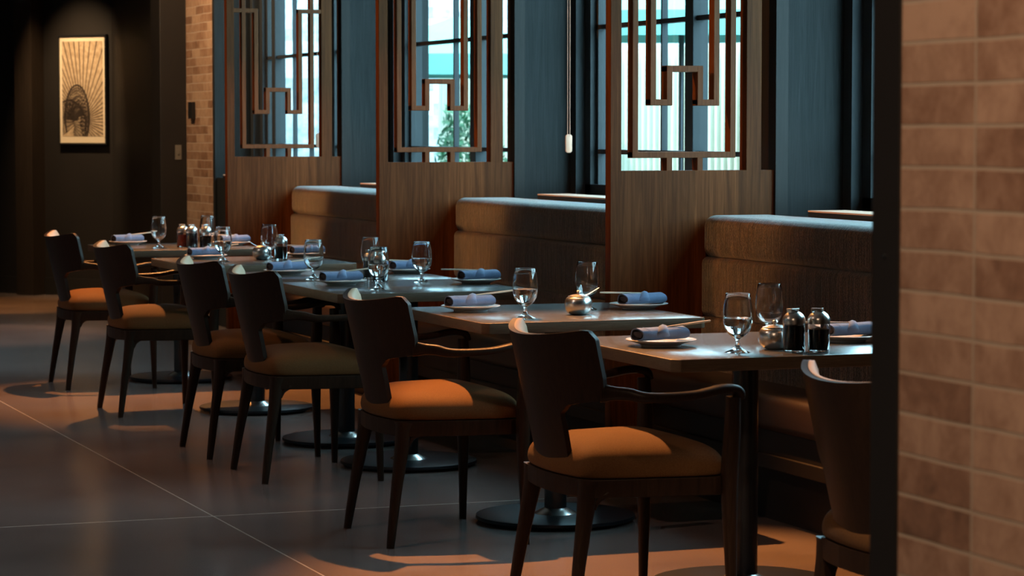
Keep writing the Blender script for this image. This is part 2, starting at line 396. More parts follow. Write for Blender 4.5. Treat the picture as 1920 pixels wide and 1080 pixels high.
window(1, 6.9, 9.56, [8.27], [8.63])
window(2, 9.80, 12.48, [11.19], [11.55])
window(3, 12.72, 15.40, [14.10], [14.48])
window(4, 15.65, 18.60, [16.80, 18.22], [17.40, 17.80])
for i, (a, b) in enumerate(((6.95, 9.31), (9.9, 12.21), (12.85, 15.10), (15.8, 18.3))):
    w = struct(f'trim_{i + 4}', B((4.765, a, 1.055), (5.09, b, 1.081), .003), M['blackwood'], smooth=False)
    obj('sill_glint_strip', B((4.765, a, 1.081), (4.93, b, 1.0875), .001), M['sillglint'], w, smooth=False)  # thin pale strip, painted highlight along the lit front of the sill

# outdoors
struct('ground_outside', B((5.30, -2, -.15), (40, 60, -.02)), M['pave'], smooth=False)
bm = bmesh.new(); y = 12.0
while y < 26.8:
    lathe(bm, [(0, 0), (.036, 0), (.036, 2.12), (0, 2.12)], 8, (9.35, y, -.02)); y += .125
box(bm, (9.40, 12, -.02), (9.43, 26.8, 2.05), mi=1)
tag(obj('slat_fence', bm, [M['fence'], M['fenceback']]), 'cream fluted slat fence outdoors beyond the windows', 'fence')
tag(obj('painted_brick_building', B((5.9, 27.3, -.02), (13.5, 31, 6.5)), M['whitebrick'], smooth=False), 'white painted brick building outdoors seen through the far window', 'building')
def parasol(x, y, z, r, label):
    p = thing('parasol', label, 'parasol', (x, y, -.02), 0)
    bm = bmesh.new(); lathe(bm, [(0, 0), (.22, 0), (.22, .05), (.03, .07), (0, .07)], 20); obj('base', bm, M['darkmetal'], p)
    bm = bmesh.new(); lathe(bm, [(0, .06), (.022, .06), (.022, z + .45), (0, z + .5)], 12); obj('pole', bm, M['darkmetal'], p)
    bm = bmesh.new()
    lathe(bm, [(0, z + .42), (r * .5, z + .26), (r, z + .06), (r, z - .12), (r - .01, z - .12), (r - .01, z + .05), (r * .5, z + .24), (0, z + .40)], 8)
    obj('canopy', bm, M['aqua'], p, smooth=False)
parasol(8.05, 22.6, 2.02, 1.0, 'aqua parasol outdoors behind the middle wooden screen, above the green shrub')
parasol(8.3, 18.3, 2.22, 1.0, 'aqua parasol outdoors seen through the wooden screen with the tall bench beside it')
def shrub(x, y, h, r, label):
    p = thing('shrub', label, 'shrub', (x, y, -.02))
    bm = bmesh.new()
    for _ in range(1500):
        z = random.random() ** .8; a = random.uniform(0, 2 * PI); rr = r * (1 - .55 * z) * random.uniform(.55, 1.05) * (1 if z > .12 else z / .12 + .1)
        c = Vector((rr * math.cos(a), rr * math.sin(a), .12 + z * (h - .12))); s = random.uniform(.03, .055)
        d1 = Vector((random.gauss(0, 1), random.gauss(0, 1), random.gauss(0, 1))).normalized() * s; d2 = d1.orthogonal().normalized() * s * .45
        bm.faces.new([bm.verts.new(c - d1), bm.verts.new(c + d2), bm.verts.new(c + d1), bm.verts.new(c - d2)])
    obj('foliage', bm, M['leaf'], p, smooth=False)
    bm = bmesh.new(); sweep(bm, [(0, 0, 0), (.01, 0, h * .5), (0, .01, h * .9)], [(.03, .03), (.022, .022), (.008, .008)], 8); obj('stem', bm, M['chair'], p)
shrub(7.45, 20.6, 1.62, .46, 'green leafy shrub outdoors seen through the middle wooden screen')

# ---------------------------------------------------------------- wooden screens
def bars(bm, y0, y1):
    w = .0245; c = 4.355; ZM = 2.20
    def V(x, z0, z1): box(bm, (x, y0, z0), (x + w, y1, z1), .0015, 1)
    def Hh(x0, x1, z): box(bm, (x0, y0 + .0004, z), (x1, y1 - .0004, z + w), .0015, 1)
    for mir in (0, 1):
        def zz(z): return 2 * ZM - z - w if mir else z
        def vv(x, a, b): V(x, *( (2 * ZM - b, 2 * ZM - a) if mir else (a, b)))
        Hh(4.133, 4.578, zz(1.291))
        for x in (4.279, 4.411): vv(x, 1.238, 1.293)
        Hh(4.209, 4.3035, zz(1.496)); Hh(4.411, 4.506, zz(1.496))
        vv(4.209, 1.500, 2.118); vv(4.4815, 1.500, 2.118)
        vv(4.279, 1.500, 1.65); vv(4.411, 1.500, 1.65)
        Hh(4.279, 4.4355, zz(1.628))
        Hh(4.08, 4.2335, zz(2.097)); Hh(4.4815, 4.63, zz(2.097))
    V(4.133, 1.293, 2 * ZM - 1.293); V(4.5535, 1.293, 2 * ZM - 1.293)
def screen(P, label):
    y0, y1 = P - .03, P + .022; zt = 2 * 2.20 - 1.242
    r = thing('wooden_screen', label, 'screen', (4.4, P, 0), 0, 'fretwork screens between the booths')
    off = Matrix.Translation((-4.4, -P, 0))
    def put(name, bm, m):
        bmesh.ops.transform(bm, matrix=off, verts=bm.verts[:]); return obj(name, bm, m, r, smooth=False)
    bm = bmesh.new(); box(bm, (4.04, y0, 0), (4.80, y1, 1.242), .0015, 1); put('lower_panel', bm, M['screen'])
    bm = bmesh.new(); box(bm, (4.04, y0, zt), (4.80, y1, ZC - .002), .0015, 1); put('upper_panel', bm, M['screen'])
    bm = bmesh.new(); box(bm, (4.04, y0, 1.240), (4.086, y1, zt + .002), .0015, 1); put('stile', bm, M['screen'])
    bm = bmesh.new(); box(bm, (4.624, y0, 1.240), (4.69, y1 + .01, zt + .002), .0015, 1); put('stile', bm, M['screen'])
    bm = bmesh.new(); box(bm, (4.745, y0 - .015, 0), (4.802, y1 + .03, zt + .002), .0015, 1); put('stile', bm, M['blackwood'])
    bm = bmesh.new(); bars(bm, y0 + .001, y1 - .001); put('fretwork', bm, M['lattice'])
screen(PANELS[0], 'walnut screen with key pattern fretwork beside the bench nearest the glazed brick wall')
screen(PANELS[1], 'middle of three walnut fretwork screens, between two upholstered benches')
screen(PANELS[2], 'walnut fretwork screen nearest the framed picture and the far brick wall')

# ---------------------------------------------------------------- benches
def bench(y0, y1, label):
    L = y1 - y0; r = thing('booth_bench', label, 'bench', (4.5, y0, 0), 0, 'upholstered booth benches under the windows')
    def rb(name, lo, hi, bev, m):
        t = bmesh.new(); box(t, lo, hi)
        bmesh.ops.subdivide_edges(t, edges=[e for e in t.edges if abs(e.verts[0].co.y - e.verts[1].co.y) > .5], cuts=1)
        bmesh.ops.bevel(t, geom=[e for e in t.edges if not (len(e.link_faces) == 2 and e.calc_face_angle(0) < .1)], offset=bev, segments=5, profile=.5, affect='EDGES')
        return obj(name, t, m, r, angle=60)
    rb('headrest_roll', (-.075, .004, .895), (.238, L - .004, 1.066), .045, M['tweed'])
    rb('backrest', (-.080, .004, .665), (.20, L - .004, .905), .03, M['tweed'])
    rb('backrest', (-.082, .004, .44), (.20, L - .004, .675), .03, M['tweed'])
    rb('seat_cushion', (-.325, .004, .335), (.12, L - .004, .462), .03, M['benchseat'])
    t = bmesh.new(); box(t, (-.30, .004, .25), (.235, L - .004, .345), .003); obj('base_panel', t, M['benchbase'], r, smooth=False)
    t = bmesh.new(); box(t, (-.315, .004, .20), (.235, L - .004, .252), .004); obj('base_rail', t, M['benchbase'], r, smooth=False)
    t = bmesh.new(); box(t, (-.24, .004, 0), (.235, L - .004, .202)); obj('plinth', t, M['benchbase'], r, smooth=False)
bench(6.72, PANELS[0] - .03, 'brown tweed booth bench nearest the black jamb, behind the table with two cruets')
bench(PANELS[0] + .025, PANELS[1] - .03, 'brown tweed booth bench between the two nearer walnut screens')
bench(PANELS[1] + .025, PANELS[2] - .03, 'shortest looking brown tweed booth bench, between the two farther walnut screens')

# ---------------------------------------------------------------- tables
def make_table():
    r = thing('dining_table', 'x', 'table', (0, 0, 0), 0, 'square pedestal dining tables in a row')
    hx, hy, c = .415, .44, .022
    bm = bmesh.new(); prism(bm, [(-hx + c, -hy), (hx - c, -hy), (hx, -hy + c), (hx, hy - c), (hx - c, hy), (-hx + c, hy), (-hx, hy - c), (-hx, -hy + c)], .713, .75, .003)
    for f in bm.faces: f.material_index = 0 if f.calc_center_median().z > .7499 else 1
    obj('tabletop', bm, [M['table'], M['tableedge']], r, angle=30)
    bm = bmesh.new(); box(bm, (-.25, -.25, .703), (.25, .25, .7135), .003); obj('mounting_plate', bm, M['darkmetal'], r, smooth=False)
    bm = bmesh.new(); lathe(bm, [(0, .02), (.040, .02), (.040, .704), (0, .704)], 40, (.022, 0, 0)); obj('pedestal', bm, M['post'], r)
    bm = bmesh.new(); lathe(bm, [(.0395, .048), (.075, .030), (.078, .0265), (.0395, .0265)], 40, (.022, 0, 0), close=True); obj('collar', bm, M['steel'], r)
    bm = bmesh.new(); lathe(bm, [(0, .012), (.268, .012), (.282, .010), (.287, .014), (.285, .024), (.272, .027), (0, .028)], 72, (.022, 0, 0)); 
    lathe(bm, [(0, 0), (.24, 0), (.24, .013), (0, .013)], 48, (.022, 0, 0))
    obj('base_disc', bm, M['darkmetal'], r)
    return r
TB = make_table()
TABLES = [(3.513, 7.315, 'dark square table with three condiment containers, nearest the black jamb'),
          (3.500, 8.845, 'dark square table with a lone steel sugar bowl, second from the black jamb'),
          (3.515, 10.545, 'dark square table with two cruets, pushed against a matching table behind it'),
          (3.515, 11.430, 'dark square table pushed against the back of the table with the two cruets'),
          (3.500, 12.885, 'dark square table with a steel bowl and a single cruet'),
          (3.536, 14.622, 'dark square table nearest the far brick wall, with a red oil cruet')]
for i, (x, y, l) in enumerate(TABLES):
    if i == 0: TB.location = (x, y, 0); TB['label'] = l
    else: dup(TB, (x, y, 0), 0, l)

# ---------------------------------------------------------------- chairs  (local x forward, y across)
def make_chair():
    r = thing('dining_armchair', 'x', 'chair', (0, 0, 0), 0, 'dark wood armchairs along the row of tables')
    wtab = [(.40, .125), (.60, .134), (.625, .160), (.655, .284), (.72, .291), (.90, .293)]
    ztop = lambda u: .822 + .030 * u * u
    def back_pt(u, z, off=0.0):
        hw = interp(wtab, z); y = u * hw
        lean = interp([(.40, .040), (.60, .010), (.84, -.055)], z) if False else lerp(.042, -.058, (z - .40) / .44)
        k = y / .292
        x = lean + .098 * k * k + .012 * abs(k) ** 4
        nx, ny = 1.0, -2 * .098 * k / .292
        l = math.hypot(nx, ny)
        return Vector((x + off * nx / l, y + off * ny / l, z))
    def shell(bm, off0, off1, inset_t, nu=30, nv=30, zlo=.395, zlo_fn=None, puff=0, wins=0, crn=.028):
        grid = {}
        for s, off in ((0, off0), (1, off1)):
            for i in range(nu + 1):
                u = -1 + 2 * i / nu
                for j in range(nv + 1):
                    v = j / nv; zt = ztop(u) - inset_t
                    # rounded top corners
                    hw = .292 - wins; d = (1 - abs(u)) * hw
                    if d < crn: zt -= crn - math.sqrt(max(crn * crn - (crn - d) ** 2, 0))
                    z = lerp(zlo if not zlo_fn else zlo_fn(u), zt, v)
                    uu = u * (1 - wins / interp(wtab, z))
                    o = off
                    if s and puff: o += puff * (1 - abs(u) ** 4) * (1 - abs(2 * v - 1) ** 5)
                    grid[s, i, j] = bm.verts.new(back_pt(uu, z, o))
        for s in (0, 1):
            for i in range(nu):
                for j in range(nv): bm.faces.new((grid[s, i, j], grid[s, i + 1, j], grid[s, i + 1, j + 1], grid[s, i, j + 1]))
        for i in range(nu):
            for j in (0, nv): bm.faces.new((grid[0, i, j], grid[0, i + 1, j], grid[1, i + 1, j], grid[1, i, j]))
        for j in range(nv):
            for i in (0, nu): bm.faces.new((grid[0, i, j], grid[0, i, j + 1], grid[1, i, j + 1], grid[1, i, j]))
    bm = bmesh.new(); shell(bm, -.009, .009, 0, 40, 64); obj('backrest_shell', bm, M['chair'], r, angle=50)
    bm = bmesh.new(); shell(bm, .0085, .020, -.001, 30, 24, zlo=.668, puff=.018, wins=.010, crn=.032); obj('back_cushion', bm, M['leather'], r, angle=60)
    # seat rail ring (rounded trapezoid plan)
    plan = [(.030, .150), (.040, .205), (.065, .235), (.25, .268), (.42, .292), (.462, .275), (.472, .20)]
    plan = [(x, -y) for x, y in plan][::-1] + [(.018, -.07), (.016, 0), (.018, .07)] + plan
    plan = plan + [(.476, .1), (.478, 0), (.476, -.1)]
    bm = bmesh.new(); prism(bm, plan, .372, .424, .004); obj('seat_rail', bm, M['chair'], r, angle=35)
    # domed cushion
    bm = bmesh.new(); n = len(plan); cx = .25; rings = []
    for f, z in ((.955, .421), (.995, .428), (1.008, .445), (1.0, .463), (.965, .483), (.88, .502), (.72, .517), (.5, .527), (.25, .532)):
        rings.append([bm.verts.new((cx + (x - cx) * f, y * f, z)) for x, y in plan])
    c = bm.verts.new((cx, 0, .533)); b0 = bm.verts.new((cx, 0, .421))
    for A, Q in zip(rings, rings[1:]):
        for i in range(n): bm.faces.new((A[i], A[(i + 1) % n], Q[(i + 1) % n], Q[i]))
    for i in range(n): bm.faces.new((rings[-1][i], rings[-1][(i + 1) % n], c)); bm.faces.new((rings[0][(i + 1) % n], rings[0][i], b0))
    q = obj('seat_cushion', bm, M['seat'], r, angle=80); q.modifiers.new('sub', 'SUBSURF').levels = 1; q.modifiers['sub'].render_levels = 2
    for s in (-1, 1):
        # rear leg, splayed back, blending into the rail with a bracket
        pts = smooth_path([(.066, .206 * s, .418), (.055, .212 * s, .33), (.030, .226 * s, .18), (.004, .243 * s, 0)], 5)
        rad = [(lerp(.030, .0125, (i / (len(pts) - 1)) ** .75), lerp(.036, .0125, (i / (len(pts) - 1)) ** .7)) for i in range(len(pts))]
        bm = bmesh.new(); sweep(bm, pts, rad, 16, .62, Vector((0, 1, 0)))
        sweep(bm, smooth_path([(.075, .214 * s, .345), (.088, .222 * s, .368), (.115, .232 * s, .384), (.15, .241 * s, .393)], 4), [(.010, .020), (.010, .018)] + [(.010, .014)] * 7 + [(.008, .008)] * 4, 10, .7, Vector((0, 1, 0)))
        obj('leg', bm, M['chair'], r, angle=50)
        # front leg runs up as arm post
        pts = smooth_path([(.462, .316 * s, 0), (.460, .306 * s, .20), (.458, .300 * s, .40), (.463, .306 * s, .55), (.462, .315 * s, .652)], 5)
        m_ = len(pts) - 1
        rad = [(interp([(0, .012), (.6, .023), (1, .018)], i / m_), interp([(0, .0125), (.6, .024), (1, .022)], i / m_)) for i in range(len(pts))]
        bm = bmesh.new(); sweep(bm, pts, rad, 16, .62, Vector((0, 1, 0))); obj('leg', bm, M['chair'], r, angle=50)
        # arm from shell end, dipping, to the post
        e = back_pt(s, .668)
        pts = smooth_path([(e.x - .012, e.y - .006 * s, .672), (e.x + .06, e.y + .014 * s, .668), (.20, .322 * s, .658), (.33, .334 * s, .662), (.42, .327 * s, .676), (.468, .318 * s, .672), (.484, .314 * s, .645)], 5)
        m_ = len(pts) - 1
        rad = [(interp([(0, .010), (.2, .016), (.6, .023), (.9, .024), (1, .016)], i / m_), interp([(0, .026), (.12, .018), (.5, .0125), (.88, .013), (1, .011)], i / m_)) for i in range(len(pts))]
        bm = bmesh.new(); sweep(bm, pts, rad, 16, .75); obj('armrest', bm, M['chair'], r, angle=50)
    return r
CH = make_chair()
CHAIRS = [(2.910, 5.480, 0, 'dark armchair half hidden behind the black jamb, tan back pad glowing'),
          (2.769, 7.077, 0, 'dark armchair at the table with three condiment containers, orange light patch on its seat'),
          (2.762, 8.684, 0, 'dark armchair pulled up to the table with the lone steel sugar bowl'),
          (2.806, 10.41, 0, 'dark armchair at the table with two cruets'),
          (2.798, 11.26, 0, 'dark armchair tucked close behind the one at the two-cruet table'),
          (2.804, 13.03, 0, 'dark armchair at the table with the steel bowl and single cruet'),
          (2.838, 14.485, 0, 'dark armchair farthest down the row, nearest the framed picture')]
for i, (x, y, rz, l) in enumerate(CHAIRS):
    if i == 0: CH.location = (x, y, 0); CH['label'] = l
    else: dup(CH, (x, y, 0), rz, l)

# ---------------------------------------------------------------- tableware
TZ = .7502
def make_plate():
    r = tag(obj('side_plate', pl_bm(), M['china'], angle=50), 'x', 'plate', 'white side plates at the place settings'); return r
def pl_bm():
    bm = bmesh.new(); lathe(bm, [(0, .0035), (.052, .0035), (.054, 0), (.060, 0), (.062, .005), (.085, .0125), (.106, .0185), (.1075, .0205), (.105, .0215), (.084, .0155), (.066, .0095), (0, .0085)], 56); return bm
def napkin_surf(bm, y_of, L0, L1, rx, rz, z0, n=30, seg=28, seed=0, mi=0, wob=.0016, taper=True):
    rings = []
    for i in range(n + 1):
        x = lerp(L0, L1, i / n); ring = []
        for k in range(seg):
            th = 2 * PI * k / seg
            w = 1 + .05 * noise.noise(Vector((x * 28 + seed, math.cos(th) * 1.3, math.sin(th) * 1.3)))
            e = 1.0
            ring.append(bm.verts.new((x + .003 * math.sin(th * 2 + seed), rx * w * e * math.cos(th), z0 + rz * w * e * math.copysign(abs(math.sin(th)) ** .85, math.sin(th)))))
        rings.append(ring)
    for A, Q in zip(rings, rings[1:]):
        for k in range(seg):
            f = bm.faces.new((A[k], A[(k + 1) % seg], Q[(k + 1) % seg], Q[k])); f.material_index = mi
    return rings
def make_napkin():
    r = thing('rolled_napkin', 'x', 'napkin', (0, 0, 0), 0, 'rolled blue napkins on the plates')
    bm = bmesh.new()
    a = napkin_surf(bm, None, -.088, .088, .033, .0195, .0195, seed=1)
    b = napkin_surf(bm, None, -.088, .088, .0285, .0155, .0195, seed=1, mi=1)
    for q in (0, -1):
        for k in range(28): bm.faces.new((a[q][k], a[q][(k + 1) % 28], b[q][(k + 1) % 28], b[q][k]))
    obj('outer_roll', bm, [M['napkin'], M['napkin_shade']], r, angle=70)
    bm = bmesh.new(); c = napkin_surf(bm, None, -.080, .086, .0215, .0108, .0193, seed=4)
    bm.faces.new(c[0]); bm.faces.new(c[-1]); obj('inner_roll', bm, M['napkin_shade'], r, angle=70)
    # loose hem round the open end and the diagonal fold across the middle
    bm = bmesh.new(); napkin_surf(bm, None, -.066, -.060, .0342, .0205, .0198, n=3, seed=2); obj('hem', bm, M['napkin'], r, angle=70)
    bm = bmesh.new(); rings = []
    for k in range(25):
        th = lerp(-.35, PI + .35, k / 24)
        row = []
        for q, wd in enumerate((-.024, -.018, 0, .018, .024)):
            off = (.0035 if abs(wd) < .019 else -.0005) + (.004 if wd == 0 else 0) * (math.sin(th) > 0)
            x = .012 + wd * (1 - .3 * math.sin(th)) + .024 * math.cos(th)
            row.append(bm.verts.new((x, (.033 + off) * math.cos(th), .0195 + (.0195 + off) * math.sin(th))))
        rings.append(row)
    for A, Q in zip(rings, rings[1:]):
        for k in range(4): bm.faces.new((A[k], A[k + 1], Q[k + 1], Q[k]))
    obj('fold_band', bm, M['napkin'], r, angle=80)
    return r
def stick_bm():
    bm = bmesh.new(); sweep(bm, [(-.085, 0, 0), (-.02, 0, 0), (.06, 0, 0), (.1, 0, 0)], [(.0022, .0022), (.0028, .0028), (.0036, .0036), (.0030, .0030)], 10, .75); return bm
PLT = make_plate(); NAP = make_napkin()
STK = tag(obj('chopstick', stick_bm(), M['stick']), 'x', 'chopstick', 'pale chopsticks tucked in the napkins')
SET = [  # x, y, facing(0 chair side / 1 bench side), where
    (3.265, 7.34, 0, 'in front of the second armchair, on the three-condiment table'),
    (3.87, 7.30, 1, 'partly hidden by the black jamb, right of the cruets'),
    (3.87, 8.90, 1, 'bench side of the sugar bowl table'),
    (3.255, 9.00, 0, 'chair side of the sugar bowl table, left of the water glass'),
    (3.865, 10.62, 1, 'bench side of the two-cruet table'),
    (3.85, 11.50, 1, 'bench side of the table behind the two-cruet table'),
    (3.30, 10.72, 0, 'chair side of the two-cruet table, in front of the glass'),
    (3.315, 11.60, 0, 'chair side of the table behind the two-cruet table'),
    (3.86, 13.18, 1, 'bench side of the table with steel bowl and single cruet'),
    (3.33, 13.14, 0, 'chair side of the table with steel bowl and single cruet'),
    (3.86, 14.64, 1, 'bench side of the table with the red oil cruet'),
    (3.33, 14.93, 0, 'chair side of the table with the red oil cruet')]
for i, (x, y, f, l) in enumerate(SET):
    rz = (PI if f else 0) + .22 + random.uniform(-.06, .06)
    if i == 0: p, n_, s_ = PLT, NAP, STK
    else:
        p = PLT.copy(); COL.objects.link(p); n_ = dup(NAP, (0, 0, 0), 0, ''); s_ = STK.copy(); COL.objects.link(s_)
    p.location = (x, y, TZ); p['label'] = 'white side plate ' + l
    n_.location = (x + (-.004 if not f else .012), y, TZ + .0185); n_.rotation_euler = (0, 0, rz if not f else rz - PI + .0); n_['label'] = 'rolled blue napkin ' + l
    # chair side: stick leaves the fold towards the windows, bench side: towards the aisle
    sx = x + (.072 if not f else -.060)
    s_.location = (sx, y + (.004 if not f else -.01), TZ + .0620 if not f else TZ + .0600)
    s_.rotation_euler = (0, math.radians(-5 if not f else -2), rz - .12 if not f else rz - .18)
    s_['label'] = 'pale chopstick ' + l

def goblet(water):
    r = thing('stemmed_glass', 'x', 'glass', (0, 0, 0), 0, 'short stemmed water glasses on the tables')
    outer = [(0, 0), (.036, 0), (.0372, .0012), (.030, .004), (.016, .010), (.0075, .020), (.0055, .030), (.0062, .038), (.010, .043), (.020, .048), (.031, .058), (.039, .072), (.0432, .090), (.0440, .108), (.0425, .130), (.0395, .152), (.0362, .172)]
    inner = [(.0351, .172), (.0384, .152), (.0414, .130), (.0429, .108), (.0421, .090), (.0378, .0735), (.0295, .060), (.018, .0515), (.008, .0485), (0, .0480)]
    bm = bmesh.new(); lathe(bm, outer + [(.0357, .1735)] + inner, 48); obj('bowl', bm, M['glass'], r, angle=70)
    if water:
        bm = bmesh.new(); k = .0003
        lathe(bm, [(0, .0482), (.008 - k, .0488), (.018 - k, .0518), (.0295 - k, .0603), (.0378 - k, .0738), (.0421 - k, .090), (.0426 - k, .1015), (.0418 - k, .1012), (0, .1008)], 48); obj('water', bm, M['water'], r, angle=60)
    return r
GW, GE = goblet(True), goblet(False); used = set()
GL = [(3.378, 7.042, 1, 'tall water glass beside the nearest napkin, front of the three-condiment table'),
      (3.686, 7.459, 0, 'empty stemmed glass just left of the steel bowl and cruets'),
      (3.306, 8.586, 1, 'water glass above the armchair back on the sugar bowl table'),
      (3.679, 8.930, 0, 'empty stemmed glass standing right behind the steel sugar bowl'),
      (3.346, 10.356, 1, 'water glass in front of the cruets on the two-cruet table'),
      (3.684, 10.800, 1, 'water glass before a bench side napkin on the two-cruet table'),
      (3.619, 11.316, 0, 'empty glass rising behind the pair of cruets'),
      (3.309, 11.161, 0, 'empty stemmed glass left of the two cruets, on the joined tables'),
      (3.637, 13.053, 0, 'empty glass behind the steel bowl with the spoon'),
      (3.334, 12.816, 1, 'water glass on the chair side of the table with the single cruet'),
      (3.397, 14.454, 0, 'empty stemmed glass left of the red oil cruet'),
      (3.690, 14.52, 0, 'empty glass right of the red oil and dark cruets')]
for x, y, w, l in GL:
    g = GW if w else GE
    if w not in used: used.add(w); g.location = (x, y, TZ); g['label'] = l
    else: dup(g, (x, y, TZ), random.uniform(0, 6), l)

def cruet(liq, level=.066):
    r = thing('cruet', 'x', 'cruet', (0, 0, 0), 0, 'glass cruets with steel caps')
    bm = bmesh.new(); lathe(bm, [(0, 0), (.030, 0), (.0325, .003), (.0325, .080), (.0305, .085), (.029, .085), (.0303, .079), (.0303, .006), (0, .005)], 40); obj('bottle', bm, M['glass'], r, angle=50)
    bm = bmesh.new(); lathe(bm, [(0, .0055), (.0298, .0063), (.0300, level), (0, level)], 40); obj('liquid', bm, liq, r, angle=50)
    bm = bmesh.new(); lathe(bm, [(.0315, .0815), (.0335, .082), (.0338, .094), (.0320, .101), (.0260, .110), (.0180, .116), (.0140, .1175), (.0140, .1215), (0, .1225)], 40); c = obj('cap', bm, M['steel'], r, angle=50)
    bm = bmesh.new(); box(bm, (-.022, -.011, .1225), (.012, .011, .1275), .001); box(bm, (-.022, -.0095, .1155), (-.018, .0095, .1265), .001)
    obj('spout_flap', bm, M['steel'], c, smooth=False)
    return r
def put(o, x, y, l, rz=0): o.location = (x, y, TZ); o.rotation_euler = (0, 0, rz); o['label'] = l
K1 = cruet(M['soy'], .078); put(K1, 3.545, 7.010, 'full dark soy sauce cruet, left of two beside the steel bowl', .4)
K2 = cruet(M['soy'], .066); put(K2, 3.617, 6.992, 'dark sauce cruet with clear gap under its cap, near the black jamb', -.6)
dup(K1, (3.560, 11.130, TZ), .3, 'dark sauce cruet behind and left of the front water glass, joined tables')
dup(K1, (3.530, 10.900, TZ), .3, 'dark sauce cruet seen through the water glass on the joined tables')
dup(K2, (3.660, 12.920, TZ), .5, 'single dark sauce cruet beside the steel bowl with the spoon')
K3 = cruet(M['chili'], .070); put(K3, 3.548, 14.52, 'red chili oil cruet on the table nearest the far brick wall')
dup(K1, (3.583, 14.455, TZ), .2, 'dark sauce cruet right beside the red oil cruet')
dup(K2, (3.655, 14.430, TZ), .6, 'dark sauce cruet standing clear of the red oil one')
def bowl():
    r = thing('sugar_bowl', 'x', 'bowl', (0, 0, 0), 0, 'round steel sugar bowls')
    bm = bmesh.new(); lathe(bm, [(0, 0), (.024, 0), (.036, .006), (.0455, .018), (.0490, .034), (.0475, .050), (.042, .060), (.036, .064), (.034, .0635), (.040, .058), (.045, .048), (.0465, .034), (.043, .02), (.034, .009), (0, .003)], 48); obj('body', bm, M['steel'], r, angle=60)
    bm = bmesh.new(); lathe(bm, [(.0375, .0635), (.0375, .0655), (.022, .071), (.006, .0735), (.0055, .077), (.0085, .081), (.006, .086), (0, .087)], 40); c = obj('lid', bm, M['steel'], r, angle=60)
    return r
BW = bowl(); put(BW, 3.548, 8.692, 'round steel sugar bowl alone in the centre of its table')
dup(BW, (3.535, 7.115, TZ), 0, 'round steel bowl half hidden behind the cruets near the black jamb')
dup(BW, (3.575, 12.965, TZ), 0, 'round steel bowl beside the single cruet')
def spoon(x, y, rz, l):
    bm = bmesh.new(); sweep(bm, [(-.03, 0, .058), (.02, 0, .072), (.055, 0, .092), (.060, 0, .0945)], [(.0028, .001), (.002, .001), (.0028, .001), (.002, .001)], 8)
    lathe(bm, [(0, .050), (.010, .053), (.011, .056), (0, .054)], 12, (-.034, 0, 0))
    o = tag(obj('spoon', bm, M['steel']), l, 'spoon', 'small spoons in the steel bowls'); o.location = (x, y, TZ); o.rotation_euler = (0, 0, rz)
spoon(3.565, 8.692, -.1, 'small steel spoon leaning out of the lone sugar bowl'); spoon(3.56, 12.965, PI + .1, 'small steel spoon leaning out of the bowl beside the single cruet')

